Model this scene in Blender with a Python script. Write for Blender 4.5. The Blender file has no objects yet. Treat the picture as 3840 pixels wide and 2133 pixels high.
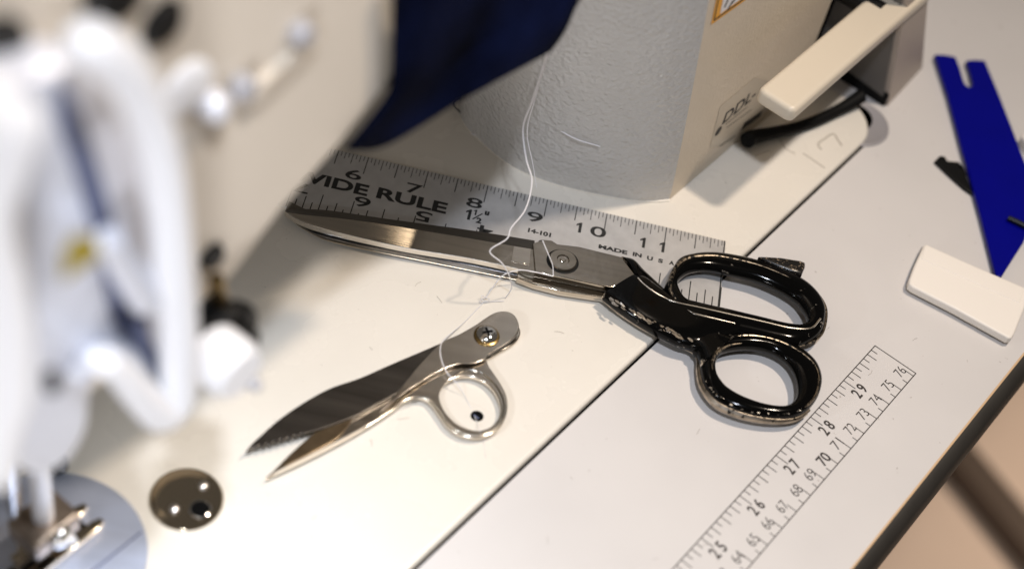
import bpy, math, random
from mathutils import Vector, Matrix
random.seed(7)
S = 0.001                                    # everything below is written in millimetres
scn = bpy.context.scene
col = scn.collection

# ------------------------------------------------------------------ camera
F = 6050.19
RX, RY, RZ = [math.radians(v) for v in (41.39858447, -9.38430217, 9.31777129)]
R = Matrix.Rotation(RZ, 3, 'Z') @ Matrix.Rotation(RY, 3, 'Y') @ Matrix.Rotation(RX, 3, 'X')
CAM = Vector((213.108, -478.394, 471.333))
cd = bpy.data.cameras.new('camera'); cam = bpy.data.objects.new('camera', cd); col.objects.link(cam)
cam.matrix_world = Matrix.Translation(CAM * S) @ R.to_4x4()
cd.sensor_width = 36; cd.lens = F / 3840 * 36
cd.clip_start = 0.01; cd.clip_end = 50
cd.dof.use_dof = True; cd.dof.focus_distance = 0.640; cd.dof.aperture_fstop = cd.lens / 13.5
cd.dof.aperture_blades = 9
scn.camera = cam

# ------------------------------------------------------------------ machine frame: u along the bed, v towards the operator, w up
TH = math.radians(60.3217)
O = Vector((314.3, -1.7, 0)); EU = Vector((math.cos(TH), math.sin(TH), 0)); EV = Vector((math.sin(TH), -math.cos(TH), 0)); EZ = Vector((0, 0, 1))
def M(u, v, w=0.0): return O + EU * u + EV * v + EZ * w
K = 3840 / 2576
def ray(x, y): return R @ Vector((x * K - 1920, -(y * K - 1065), -F))
def U(x, y, z=0.0):                           # where a traced outline point lies on the plane at height z
    d = ray(x, y); return CAM + d * ((z - CAM.z) / d.z)
def Uv(x, y, v):                              # ... on the upright plane v = const, answered as (u, v, w)
    d = ray(x, y); t = (v - (CAM - O).dot(EV)) / d.dot(EV); q = CAM + d * t - O
    return (q.dot(EU), q.dot(EV), q.z)
def XY(p): return (p.x, p.y)

# ------------------------------------------------------------------ light
world = bpy.data.worlds.new('World'); scn.world = world; world.use_nodes = True
bg = world.node_tree.nodes['Background']; bg.inputs[0].default_value = (0.62, 0.55, 0.48, 1); bg.inputs[1].default_value = 0.15
def area(name, pos, target, sx, sy, power, color):
    l = bpy.data.lights.new(name, 'AREA'); l.shape = 'RECTANGLE'; l.size = sx * S; l.size_y = sy * S; l.energy = power; l.color = color
    o = bpy.data.objects.new(name, l); col.objects.link(o); o.location = pos * S
    o.rotation_euler = (target - pos).to_track_quat('-Z', 'Y').to_euler(); return o
area('ceiling_lamp_warm', M(190, 174, 860), M(-130, 10, 0), 50, 50, 1.5, (1.0, 0.85, 0.70)).data.spread = math.radians(100)
area('window_light_cool', M(-420, 189, 900), M(-260, 0, 0), 50, 50, 1.5, (0.82, 0.88, 1.0)).data.spread = math.radians(100)
area('head_fill_light', M(-560, 190, 110), M(-280, -50, 215), 60, 60, 0.15, (0.93, 0.94, 1.0)).data.spread = math.radians(80)  # added fill with no real source, brightens the machine head alone
area('blade_patch_light', M(519, -506, 800), M(-80, -40, 0), 42, 42, 0.018, (1.0, 0.8, 0.58))  # unseen added light that makes the warm reflected patch on the blade
area('needle_lamp', M(-262, -50, 106), M(-230, 20, 0), 14, 14, 0.115, (0.86, 0.92, 1.0))
sp_l = bpy.data.lights.new('floor_fill_light', 'SPOT'); sp_l.energy = 18; sp_l.color = (1.0, 0.84, 0.7); sp_l.spot_size = 1.2; sp_l.spot_blend = 0.6; sp_l.shadow_soft_size = 0.05  # added spot below table height, only brightens the floor
sp_o = bpy.data.objects.new('floor_fill_light', sp_l); col.objects.link(sp_o); sp_o.location = M(700, 560, -90) * S
sp_o.rotation_euler = (M(620, 110, -750) - M(700, 560, -90)).to_track_quat('-Z', 'Y').to_euler()
scn.view_settings.view_transform = 'Standard'; scn.view_settings.look = 'None'
scn.view_settings.exposure = 0.08; scn.view_settings.gamma = 1.0
scn.render.engine = 'CYCLES'

# ------------------------------------------------------------------ materials
def mat(name, color, metal=0.0, rough=0.5, bump=0.0, bdist=0.0004, bscale=1000, bdetail=2, var=0.0, vscale=60, spec=0.5, coat=0.0, wear=None, stretch=None, rvar=0.0, specks=None, trans=0.0, sheen=0.0):
    m = bpy.data.materials.new(name); m.use_nodes = True; nt = m.node_tree; b = nt.nodes['Principled BSDF']; L = nt.links
    b.inputs['Base Color'].default_value = (*color, 1); b.inputs['Metallic'].default_value = metal; b.inputs['Roughness'].default_value = rough
    b.inputs['Specular IOR Level'].default_value = spec; b.inputs['Coat Weight'].default_value = coat; b.inputs['Coat Roughness'].default_value = 0.08
    b.inputs['Transmission Weight'].default_value = trans; b.inputs['Sheen Weight'].default_value = sheen
    tc = nt.nodes.new('ShaderNodeTexCoord'); vec = tc.outputs['Object']
    if stretch:
        mp = nt.nodes.new('ShaderNodeMapping'); mp.inputs['Rotation'].default_value = (0, 0, stretch[0]); mp.inputs['Scale'].default_value = (stretch[1], 1, 1)
        L.new(vec, mp.inputs['Vector']); svec = mp.outputs[0]
    else: svec = vec
    def noise(scale, detail=2, v=None, rough_=0.5):
        n = nt.nodes.new('ShaderNodeTexNoise'); n.inputs['Scale'].default_value = scale; n.inputs['Detail'].default_value = detail; n.inputs['Roughness'].default_value = rough_
        L.new(v or svec, n.inputs['Vector']); return n.outputs['Fac']
    def ramp(fac, a, c0, b_, c1):
        r = nt.nodes.new('ShaderNodeValToRGB'); r.color_ramp.elements[0].position = a; r.color_ramp.elements[1].position = b_
        r.color_ramp.elements[0].color = (*c0, 1); r.color_ramp.elements[1].color = (*c1, 1); L.new(fac, r.inputs[0]); return r.outputs[0]
    cur = None
    if var:
        lo = tuple(max(0, c * (1 - var)) for c in color); hi = tuple(min(1, c * (1 + var)) for c in color)
        cur = ramp(noise(vscale, 4), 0.3, lo, 0.7, hi); L.new(cur, b.inputs['Base Color'])
    def mix(fac, c2):
        nonlocal cur
        x = nt.nodes.new('ShaderNodeMixRGB'); L.new(fac, x.inputs[0])
        if cur is None: x.inputs[1].default_value = (*color, 1)
        else: L.new(cur, x.inputs[1])
        x.inputs[2].default_value = (*c2, 1); cur = x.outputs[0]; L.new(cur, b.inputs['Base Color'])
    if specks:                                # small smudges and dust that stay with the surface
        f = ramp(noise(specks[0], 3, vec, 0.6), specks[1], (0, 0, 0), specks[1] + 0.05, (1, 1, 1)); mix(f, specks[2])
    if rvar:
        r = ramp(noise(vscale * 2, 4), 0.3, (rough * (1 - rvar),) * 3, 0.7, (min(1, rough * (1 + rvar)),) * 3); L.new(r, b.inputs['Roughness'])
    if wear:                                  # paint worn through to bright metal on the sharp edges
        g = nt.nodes.new('ShaderNodeNewGeometry'); n = noise(wear[1], 5, vec, 0.7)
        a = nt.nodes.new('ShaderNodeMath'); a.operation = 'MULTIPLY_ADD'; a.inputs[1].default_value = wear[2]; L.new(n, a.inputs[0]); L.new(g.outputs['Pointiness'], a.inputs[2])
        f = ramp(a.outputs[0], wear[0], (0, 0, 0), wear[0] + 0.02, (1, 1, 1)); mix(f, (0.62, 0.55, 0.46)); L.new(f, b.inputs['Metallic'])
    if bump:
        n = noise(bscale, bdetail, svec, 0.5); bp = nt.nodes.new('ShaderNodeBump'); bp.inputs['Strength'].default_value = bump; bp.inputs['Distance'].default_value = bdist
        L.new(n, bp.inputs['Height']); L.new(bp.outputs[0], b.inputs['Normal'])
    return m
cream = mat('cream_bed_enamel', (0.745, 0.695, 0.61), rough=0.27, bump=0.14, bscale=260, var=0.035, vscale=14, rvar=0.2, specks=(300, 0.71, (0.42, 0.37, 0.31)))
laminate = mat('grey_white_laminate', (0.63, 0.60, 0.575), rough=0.36, bump=0.05, bscale=900, var=0.035, vscale=10, rvar=0.2, specks=(260, 0.715, (0.40, 0.36, 0.33)))
grey_paint = mat('wrinkle_grey_paint', (0.52, 0.50, 0.47), rough=0.27, bump=1.0, bdist=0.00085, bscale=500, bdetail=1.5, var=0.02)
beige_paint = mat('beige_arm_paint', (0.60, 0.52, 0.41), rough=0.42, bump=0.6, bscale=620, var=0.03)
head_paint = mat('head_beige_paint', (0.73, 0.65, 0.54), rough=0.4, bump=0.1, bscale=500, var=0.03, vscale=15)
lever_paint = mat('cream_lever_plastic', (0.66, 0.58, 0.46), rough=0.38, bump=0.12, bscale=1500)
white_metal = mat('white_enamel', (0.93, 0.93, 0.94), rough=0.3)
pale_metal = mat('pale_satin_metal', (0.78, 0.79, 0.84), metal=0.3, rough=0.4, var=0.06, vscale=40)
slot_mat = mat('blue_grey_steel', (0.13, 0.15, 0.25), metal=0.2, rough=0.5)
chrome = mat('chrome', (0.80, 0.79, 0.77), metal=1, rough=0.09)
dark_chrome = mat('dark_polished_plate', (0.62, 0.54, 0.42), metal=1, rough=0.12)
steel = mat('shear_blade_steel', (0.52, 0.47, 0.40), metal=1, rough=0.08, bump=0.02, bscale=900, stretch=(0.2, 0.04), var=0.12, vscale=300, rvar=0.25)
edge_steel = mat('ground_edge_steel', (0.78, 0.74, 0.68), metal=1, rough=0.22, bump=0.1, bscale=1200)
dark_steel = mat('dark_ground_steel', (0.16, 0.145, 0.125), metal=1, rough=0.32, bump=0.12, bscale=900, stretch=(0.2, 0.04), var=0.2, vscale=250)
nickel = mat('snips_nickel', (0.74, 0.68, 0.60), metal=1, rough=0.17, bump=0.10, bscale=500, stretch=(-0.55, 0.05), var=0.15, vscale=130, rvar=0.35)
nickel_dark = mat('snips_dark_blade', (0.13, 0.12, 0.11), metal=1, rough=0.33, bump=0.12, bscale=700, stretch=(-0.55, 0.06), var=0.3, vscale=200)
nickel_bright = mat('snips_rim_nickel', (0.82, 0.77, 0.68), metal=1, rough=0.14)
brass = mat('brass', (0.42, 0.29, 0.12), metal=1, rough=0.25)
alu = mat('aluminium_rule', (0.58, 0.57, 0.56), metal=0.55, rough=0.42, bump=0.10, bscale=1800, var=0.07, vscale=180, specks=(900, 0.70, (0.35, 0.33, 0.31)))
plate_steel = mat('brushed_plate_steel', (0.62, 0.68, 0.84), metal=0.65, rough=0.34, bump=0.12, bscale=600, stretch=(0.5, 0.05), var=0.15, vscale=90)
black_enamel = mat('worn_black_enamel', (0.0015, 0.0015, 0.0015), rough=0.09, spec=0.17, wear=(0.80, 260, 0.42))
bare_edge = mat('worn_bare_edge', (0.30, 0.25, 0.19), metal=1, rough=0.35, var=0.5, vscale=500, specks=(700, 0.52, (0.02, 0.02, 0.02)))
bare_band = mat('bare_handle_metal', (0.40, 0.34, 0.27), metal=1, rough=0.33, var=0.35, vscale=260, specks=(420, 0.60, (0.02, 0.02, 0.02)))
black_rubber = mat('black_rubber', (0.003, 0.003, 0.003), rough=0.6, spec=0.15, bump=0.2, bscale=900)
black_plastic = mat('black_plastic', (0.004, 0.004, 0.004), rough=0.4, spec=0.25)
edge_mat = mat('dark_table_edging', (0.035, 0.031, 0.026), rough=0.55, bump=0.1, bscale=600, var=0.15)
ink = mat('black_printing_ink', (0.012, 0.012, 0.012), rough=0.5)
thin_ink = mat('thin_grey_ink', (0.025, 0.02, 0.018), rough=0.6)
pencil = mat('pencil_line', (0.38, 0.34, 0.28), rough=0.8)
navy = mat('navy_cloth', (0.0018, 0.0034, 0.016), rough=1, bump=1.0, bscale=900, var=0.95, vscale=28, spec=0.05)
blue = mat('blue_plastic', (0.0004, 0.001, 0.19), rough=0.3, var=0.05, spec=0.15)
white_plastic = mat('white_chalk_plastic', (0.86, 0.80, 0.72), rough=0.5, bump=0.06, bscale=300)
thread_mat = mat('white_thread', (0.72, 0.70, 0.70), rough=0.7)
dark_thread = mat('dark_thread', (0.06, 0.055, 0.05), rough=0.8)
yellow = mat('yellow_sticker', (0.34, 0.25, 0.005), rough=0.5)
orange = mat('orange_warning_print', (0.80, 0.36, 0.01), rough=0.45)
sticker_white = mat('white_sticker', (0.75, 0.74, 0.74), rough=0.4)
silver_sticker = mat('silver_sticker', (0.55, 0.49, 0.40), metal=0.25, rough=0.4)
dark_cavity = mat('dark_cavity', (0.006, 0.006, 0.006), rough=0.8, spec=0.0)  # near-black colour standing for the shade inside holes and gaps
grey_plastic = mat('grey_plastic', (0.30, 0.285, 0.29), rough=0.4)
housing_dark = mat('dark_grey_face', (0.13, 0.12, 0.11), rough=0.5, bump=0.2, bscale=600)
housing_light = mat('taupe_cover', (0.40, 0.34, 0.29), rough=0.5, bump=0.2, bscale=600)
floor_mat = mat('brown_floor', (0.62, 0.49, 0.39), rough=0.6, var=0.12, vscale=3)
floor_bar_mat = mat('dark_floor_bar', (0.09, 0.065, 0.048), rough=0.5)

# ------------------------------------------------------------------ mesh helpers
class MB:
    def __init__(s): s.v = []; s.f = []
    def add(s, vs, fs):
        n = len(s.v); s.v += [Vector(p) for p in vs]; s.f += [tuple(i + n for i in f) for f in fs]; return s
    def build(s, name, m, parent=None, org=None, smooth=35, label=None):
        me = bpy.data.meshes.new(name); o = bpy.data.objects.new(name, me); col.objects.link(o)
        if parent is not None: base = Vector(parent['_org']) if '_org' in parent.keys() else Vector((0, 0, 0)); o.parent = parent
        else: base = org if org is not None else Vector((0, 0, 0)); o.location = base * S
        me.from_pydata([((p - base) * S)[:] for p in s.v], [], s.f); me.update(); me.materials.append(m)
        if smooth:
            me.shade_smooth()
            try: me.set_sharp_from_angle(angle=math.radians(smooth))
            except Exception: pass
        o['_org'] = list(base)
        if label: o['label'] = label
        return o
def tag(o, label=None, cat=None, group=None, kind=None):
    if label: o['label'] = label
    if cat: o['category'] = cat
    if group: o['group'] = group
    if kind: o['kind'] = kind
    return o
def thing(name, loc, label, cat, group=None):
    o = bpy.data.objects.new(name, None); o.empty_display_size = 0.01; col.objects.link(o); o.location = loc * S; o['_org'] = list(loc)
    return tag(o, label, cat, group)
def spline(pts, n=6, closed=False):
    pts = [Vector(p) for p in pts]; out = []; N = len(pts); segs = N if closed else N - 1
    for i in range(segs):
        p1, p2 = pts[i], pts[(i + 1) % N]
        p0 = pts[(i - 1) % N] if closed or i > 0 else p1 * 2 - p2
        p3 = pts[(i + 2) % N] if closed or i + 2 < N else p2 * 2 - p1
        for k in range(n):
            t = k / n
            out.append(0.5 * ((2 * p1) + (p2 - p0) * t + (2 * p0 - 5 * p1 + 4 * p2 - p3) * t * t + (3 * p1 - p0 - 3 * p2 + p3) * t ** 3))
    if not closed: out.append(pts[-1])
    return out
def curve_mesh(cu):
    o = bpy.data.objects.new('tmp', cu); col.objects.link(o)
    dg = bpy.context.evaluated_depsgraph_get(); dg.update(); me = bpy.data.meshes.new_from_object(o.evaluated_get(dg))
    vs = [v.co.copy() for v in me.vertices]; fs = [tuple(p.vertices) for p in me.polygons]
    bpy.data.objects.remove(o); bpy.data.curves.remove(cu); bpy.data.meshes.remove(me)
    return vs, fs
def prism(loops, h, bev=0.3, T=None, segs=3):   # flat shape (with holes) of thickness h from 0, rounded edges; T maps local (x, y, z) to the world
    cu = bpy.data.curves.new('tmp', 'CURVE'); cu.dimensions = '2D'; cu.fill_mode = 'BOTH'
    for lp in loops:
        sp = cu.splines.new('POLY'); sp.points.add(len(lp) - 1); sp.use_cyclic_u = True
        for i, p in enumerate(lp): sp.points[i].co = (p[0], p[1], 0, 1)
    bev = min(bev, h / 2 - 1e-4); cu.extrude = h / 2 - bev; cu.bevel_depth = bev; cu.bevel_resolution = segs; cu.offset = -bev
    vs, fs = curve_mesh(cu)
    T = T or (lambda p: p)
    return [T(Vector((p.x, p.y, p.z + h / 2))) for p in vs], fs
def at(z): return lambda p: Vector((p.x, p.y, p.z + z))
def frame(o, ex, ey, ez): return lambda p: o + ex * p.x + ey * p.y + ez * p.z
def loft(rings, caps=True, closed=False):
    n = len(rings[0]); vs = [p for r in rings for p in r]; fs = []
    m = len(rings)
    for i in range(m if closed else m - 1):
        a, b = i * n, ((i + 1) % m) * n
        for k in range(n): fs.append((a + k, a + (k + 1) % n, b + (k + 1) % n, b + k))
    if caps and not closed: fs.append(tuple(range(n))[::-1]); fs.append(tuple((m - 1) * n + k for k in range(n)))
    return vs, fs
def tube(path, r, n=8, closed=False, sub=5):
    P = spline(path, sub, closed) if sub > 1 else [Vector(p) for p in path]; rs = r if isinstance(r, (list, tuple)) else None
    rings = []; up = None
    for i, p in enumerate(P):
        a = P[i - 1] if i > 0 or closed else p; b = P[(i + 1) % len(P)] if i < len(P) - 1 or closed else p
        t = (b - a).normalized()
        if up is None: up = t.orthogonal().normalized()
        up = (up - t * up.dot(t)).normalized(); s_ = t.cross(up)
        if rs: q = i / (len(P) - 1) * (len(rs) - 1); j = min(int(q), len(rs) - 2); rad = rs[j] * (1 - q + j) + rs[j + 1] * (q - j)
        else: rad = r
        rings.append([p + (up * math.cos(2 * math.pi * k / n) + s_ * math.sin(2 * math.pi * k / n)) * rad for k in range(n)])
    return loft(rings, closed=closed)
def lathe(profile, T, n=40):                      # profile of (radius, height)
    rings = [[T(Vector((r * math.cos(2 * math.pi * k / n), r * math.sin(2 * math.pi * k / n), z))) for k in range(n)] for r, z in profile]
    return loft(rings)
def band(A, B, h, zc, power=2.4, n=16, sub=6, closed=False):   # rounded bar whose two sides follow A and B; h and zc are a number or one per point
    m = len(A); hs = h if isinstance(h, (list, tuple)) else [h] * m; zs = zc if isinstance(zc, (list, tuple)) else [zc] * m
    A3 = spline([Vector((a.x, a.y, hh)) for a, hh in zip(A, hs)], sub, closed); B3 = spline([Vector((b.x, b.y, z)) for b, z in zip(B, zs)], sub, closed)
    rings = []
    for a, b in zip(A3, B3):
        hh, z = a.z, b.z; c = Vector(((a.x + b.x) / 2, (a.y + b.y) / 2, z)); d = Vector(((a.x - b.x) / 2, (a.y - b.y) / 2, 0)); rg = []
        for k in range(n):
            t = 2 * math.pi * k / n; cs, sn = math.cos(t), math.sin(t)
            rg.append(c + d * math.copysign(abs(cs) ** (2 / power), cs) + EZ * (math.copysign(abs(sn) ** (2 / power), sn) * hh / 2))
        rings.append(rg)
    return loft(rings, closed=closed)
def rrect(x0, y0, x1, y1, r, n=8):
    out = []
    for cx, cy, a in ((x1 - r, y1 - r, 0), (x0 + r, y1 - r, 90), (x0 + r, y0 + r, 180), (x1 - r, y0 + r, 270)):
        for k in range(n + 1): t = math.radians(a + 90 * k / n); out.append((cx + r * math.cos(t), cy + r * math.sin(t)))
    return out
def circle(x, y, r, n=40): return [(x + r * math.cos(2 * math.pi * k / n), y + r * math.sin(2 * math.pi * k / n)) for k in range(n)]
def glyphs(text, o, ex, ey, height, width=None, bold=0.0, mirror=False):   # flat lettering centred on o
    cu = bpy.data.curves.new('tmp', 'FONT'); cu.body = text; cu.size = 1; cu.offset = bold; vs, fs = curve_mesh(cu)
    x0, x1 = min(p.x for p in vs), max(p.x for p in vs); y0, y1 = min(p.y for p in vs), max(p.y for p in vs)
    sy = height / (y1 - y0); sx = width / (x1 - x0) if width else sy
    return [o + ex * ((p.x - (x0 + x1) / 2) * sx) + ey * ((p.y - (y0 + y1) / 2) * sy) for p in vs], fs
def bar(a, b, w, nrm):                            # a flat printed line from a to b
    d = (b - a).normalized(); s_ = d.cross(nrm) * (w / 2); return [a - s_, b - s_, b + s_, a + s_], [(0, 1, 2, 3)]
def tick(mb, a, b, w, nrm): mb.add(*bar(a, b, w, nrm))

def inlay(o, mb, m):                              # chips and scratches that belong to the surface of one part
    import bmesh
    o.data.materials.append(m); b = bmesh.new(); b.from_mesh(o.data); base = Vector(o['_org'])
    for f in mb.f:
        fc = b.faces.new([b.verts.new((mb.v[i] - base) * S) for i in f]); fc.material_index = 1
    b.to_mesh(o.data); b.free()
ID = lambda p: p
MT = frame(O, EU, EV, EZ)                        # machine coordinates
def MTs(u=0, v=0, w=0): return frame(M(u, v, w), EU, EV, EZ)
MV = frame(O, EU, EZ, EV)                        # outline in (u, w), thickness along v
ZT = -1.5                                        # table surface

# ------------------------------------------------------------------ floor
fl = MB().add([M(-2500, -2500, -750), M(2500, -2500, -750), M(2500, 2500, -750), M(-2500, 2500, -750)], [(0, 1, 2, 3)]).build('floor', floor_mat, org=Vector((0, 0, -750)))
tag(fl, 'brown floor far below the table edge', None, kind='structure')

# ------------------------------------------------------------------ table
table = thing('work_table', M(-100, 0, -750), 'pale laminate sewing table with a printed measuring scale and dark front edging', 'table')
bed_gap = rrect(-359.2, -179.2, 119.7, 1.35, 22)
top = MB().add(*prism([[( -900, -520), (620, -520), (620, 112.6), (-900, 112.6)], bed_gap], 26, 0.5, MTs(0, 0, ZT - 26)))
top.build('tabletop', laminate, table)
MB().add(*prism([rrect(-420, -240, 160, 60, 5)], 3, 0.5, MTs(0, 0, ZT - 30))).build('under_gap_shade', dark_cavity, table)  # black sheet put under the gap to make it dark
prof = [(0.03, -0.4), (1.2, -0.7), (3.2, -2.2), (5.0, -6), (5.8, -13), (5.6, -22), (4.4, -30), (0.03, -31.5)]
rings = [[M(u, 112.6 + a, ZT + b) for a, b in prof] for u in (-900, 620)]
MB().add(*loft(rings)).build('edge_band', edge_mat, table, label='dark moulded edging along the front of the table')
MB().add(*prism([[(-900, 112.0), (620, 112.0), (620, 112.9), (-900, 112.9)]], 0.8, 0.2, MTs(0, 0, ZT - 0.75))).build('edge_trim', mat('tan_edge_line', (0.62, 0.42, 0.24), rough=0.5), table)  # thin tan line along the front edge
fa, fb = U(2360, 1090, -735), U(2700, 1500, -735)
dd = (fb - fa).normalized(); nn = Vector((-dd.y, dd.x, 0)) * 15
MB().add(*loft([[p - nn - EZ * 14, p + nn - EZ * 14, p + nn + EZ * 12, p - nn + EZ * 12] for p in (fa - dd * 120, fb + dd * 80)])).build('foot', floor_bar_mat, table, label='dark bar on the floor below the table edge')  # dark bar making the diagonal dark band on the floor
MB().add(*prism([bed_gap, rrect(-357.9, -177.9, 118.4, -0.1, 21, 10)], 6, 0.1, MTs(0, 0, -9.2))).build('gap_shade', dark_cavity, table, label='black strip standing for the shade in the gap around the machine bed')  # black strip put in so the gap reads as shaded
# printed scale on the table
q = math.radians(60.3217); TU = EU; TV = EV; T0 = Vector((339.14, -90.11, 0)) ; N = EZ
def TS(s, n, z=ZT + 0.06): return Vector((T0.x, T0.y, z)) + TU * (s - 700) + TV * n
W_ = 19.37
sc = MB()
tick(sc, TS(400, 0), TS(762, 0), 0.42, N); tick(sc, TS(400, W_), TS(762, W_), 0.42, N); tick(sc, TS(762, -0.2), TS(762, W_ + 0.2), 0.42, N)
for i in range(16 * 8, 30 * 8):
    s_ = i * 25.4 / 8; L_ = 5.6 if i % 8 == 0 else 4.7 if i % 4 == 0 else 4.4 if i % 2 == 0 else 2.9
    tick(sc, TS(s_, 0), TS(s_, L_), 0.38, N)
for i in range(82, 153):
    s_ = i * 5; L_ = 4.3 if i % 2 == 0 else 2.3
    tick(sc, TS(s_, W_), TS(s_, W_ - L_), 0.36, N)
sc.build('measuring_scale', thin_ink, table, smooth=0, label='printed scale lines in inches and centimetres')
nm = MB()
for n in range(17, 30): nm.add(*glyphs(' '.join(str(n)), TS(n * 25.4 + 0.2, 7.3), TU, -TV, 4.9, 6.6, 0.02))
for n in range(42, 77):
    big = n % 10 == 0
    nm.add(*glyphs(str(n), TS(n * 10 - 2.1, W_ - 5.2), TU, -TV, 4.6 if big else 4.1, 5.6 if big else 4.7, 0.02 if big else -0.006))
nm.build('scale_numbers', thin_ink, table, smooth=0, label='printed numbers of the table scale')

# ------------------------------------------------------------------ sewing machine
mach = thing('sewing_machine', M(-120, -89, 0), 'large cream and grey industrial sewing machine set into the table', 'sewing machine')
MB().add(*prism([rrect(-358, -178, 118.5, 0, 21, 10)], 22, 1.6, MTs(0, 0, -22), 5)).build('bed', cream, mach)
# pillar: D-shaped plan leaning towards the needle as it rises
def pillar_ring(w):
    t = w / 120.0; sh = -22.0 * t - 3.5 * t * t; fl_ = 2.5 * max(0, 1 - w / 14.0) ** 2
    left = [(-0.5, -40), (-5.5, -43.2), (-12.5, -50.0), (-24, -67), (-32.5, -84), (-36, -100), (-34, -118), (-30, -131), (-18, -141), (15, -146)]
    L3 = spline([Vector((a, b, 0)) for a, b in left[1:]], 5)
    pts = [Vector((left[0][0], left[0][1], 0))] + L3
    out = [M(p.x + sh - fl_ * 0.3, p.y, w) for p in pts]
    out += [M(103, -146, w), M(103, -40, w)]
    return out
rings = [pillar_ring(w) for w in (0.02, 3, 7, 14, 30, 50, 75, 100, 125, 150, 180, 210)]
n = len(rings[0]); vs, fs = loft(rings)
side = [f for f in fs if len(f) > 4 or not ((f[0] % n) == n - 1)]
front = [f for f in fs if len(f) == 4 and (f[0] % n) == n - 1]
MB().add(vs, side).build('pillar', grey_paint, mach, smooth=40, label='grey wrinkle-painted pillar with a rounded left side')
MB().add(vs, front).build('warm_front_face', beige_paint, mach, smooth=0, label='beige front face of the pillar, its warm light painted in')  # beige tint carries the warmer light that falls on this side
MB().add(*tube([M(a - 0.3, b + 0.2, 0.3) for a, b in [(-1, -40), (-5.5, -43.2), (-12.5, -50.0), (-24, -67), (-32.5, -84), (-36, -100), (-34, -118), (-30, -131), (-18, -141)]], 0.6)).build('base_fillet', cream, mach)
# arm above the throat, and head
MB().add(*prism([[(-200, 152), (-120, 150), (-60, 152), (-30, 160), (60, 165), (60, 250), (-200, 250)]], 48, 6, lambda p: MV(Vector((p.x, p.y, p.z - 110))))).build('arm', beige_paint, mach)
hd = [(-337, 118), (-300, 112), (-262, 113), (-240, 120), (-222, 134), (-199, 145), (-181, 157), (-187, 194), (-196, 250), (-205, 300), (-337, 300)]
head = MB().add(*prism([hd], 58, 6, lambda p: MV(Vector((p.x, p.y, p.z - 118))), 5)).build('head', head_paint, mach)
VF = -59.6
def fdisc(x, y, v0, r, depth, m, name, parent=head, prof=None, lab=None):   # round piece standing out of the head's front face
    u, _, w = Uv(x, y, v0 + depth)
    T = frame(M(u, v0, w), EU, EZ, EV)
    pr = prof or [(0.01, 0), (r, 0), (r, depth - r * 0.25), (r * 0.8, depth), (0.01, depth)]
    return MB().add(*lathe(pr, T, 28)).build(name, m, parent, label=lab)
def dome(r, d): return [(0.01, 0), (r, 0), (r, d * 0.35), (r * 0.86, d * 0.66), (r * 0.55, d * 0.9), (0.01, d)]
dull = mat('dull_screw_metal', (0.50, 0.50, 0.53), metal=0.4, rough=0.5)
fdisc(628, 232, VF, 3.6, 4, dull, 'glint_disc'); fdisc(775, 95, VF, 3.4, 4, dull, 'glint_disc')  # discs standing for out-of-focus highlights on the head
fdisc(570, 290, VF, 4.2, 6, pale_metal, 'glint_disc', prof=dome(4.2, 6))
fdisc(485, 235, VF, 8, 2.5, white_metal, 'highlight_dome', prof=dome(8, 2.5))  # white dome standing for a soft glossy highlight
a, b = Uv(650, 262, VF + 3), Uv(815, 105, VF + 3)
T = frame(M(a[0], VF, a[2]), (M(*b) - M(*a)).normalized(), EV, (M(*b) - M(*a)).normalized().cross(EV))
ln = (M(*b) - M(*a)).length
gb = MB().add(*prism([[(0, -3.4), (ln, -3.4), (ln, 1.6), (0, 1.6)]], 7.5, 0.8, lambda p: T(p - Vector((0, 0, 3.75)))))
for k in range(26): x = 2 + k * (ln - 4) / 25; gb.add(*loft([[T(Vector((x - .35, 1.5, z))), T(Vector((x + .35, 1.5, z))), T(Vector((x + .2, 2.1, z))), T(Vector((x - .2, 2.1, z)))] for z in (-2.9, 2.9)]))
gb.build('glint_bar', head_paint, head, label='ribbed cream bar standing for a blurred highlight line on the head')  # solid bar in place of a bright line blurred by the lens
fdisc(420, 65, VF, 6.5, 1.5, black_plastic, 'dark_plug'); fdisc(310, -8, VF, 8.5, 3, black_plastic, 'dark_plug'); fdisc(5, 150, VF, 8.5, 3, black_plastic, 'dark_plug')
fdisc(545, 652, VF, 4.0, 2.5, black_plastic, 'dark_plug')
# hanging nose of the head (face cover), guard, slot, needle bar
def vplate(name, pts, v0, depth, m, parent, bev=2, sm=5, lab=None):
    loop = [(lambda q: (q[0], q[2]))(Uv(x, y, v0 + depth)) for x, y in pts]
    if sm > 1: loop = [(p.x, p.y) for p in spline([Vector((a, b, 0)) for a, b in loop], sm, True)]
    return MB().add(*prism([loop], depth, bev, lambda p: MV(Vector((p.x, p.y, p.z + v0))), 4)).build(name, m, parent, label=lab)
face = vplate('face_plate', [(110, 190), (230, 180), (385, 420), (425, 700), (430, 900), (330, 960), (245, 960), (225, 1080), (160, 1175), (60, 1180), (-60, 900), (-60, 300)], -59.5, 12, pale_metal, mach, 3, lab='pale metal face plate at the needle end')
vplate('face_cover', [(-140, 275), (40, 275), (150, 310), (115, 430), (75, 560), (98, 700), (116, 800), (118, 930), (108, 1010), (82, 1090), (66, 1180), (32, 1245), (-10, 1262), (-160, 1240)], -47.4, 20, white_metal, mach, 6, lab='white bulging cover on the left of the face plate')
vplate('lever_slot', [(160, 205), (200, 280), (242, 400), (278, 520), (312, 650), (342, 760), (338, 850), (296, 825), (274, 740), (250, 630), (214, 500), (180, 390), (152, 300)], -47.4, 1.2, slot_mat, face, 0.5)
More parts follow.
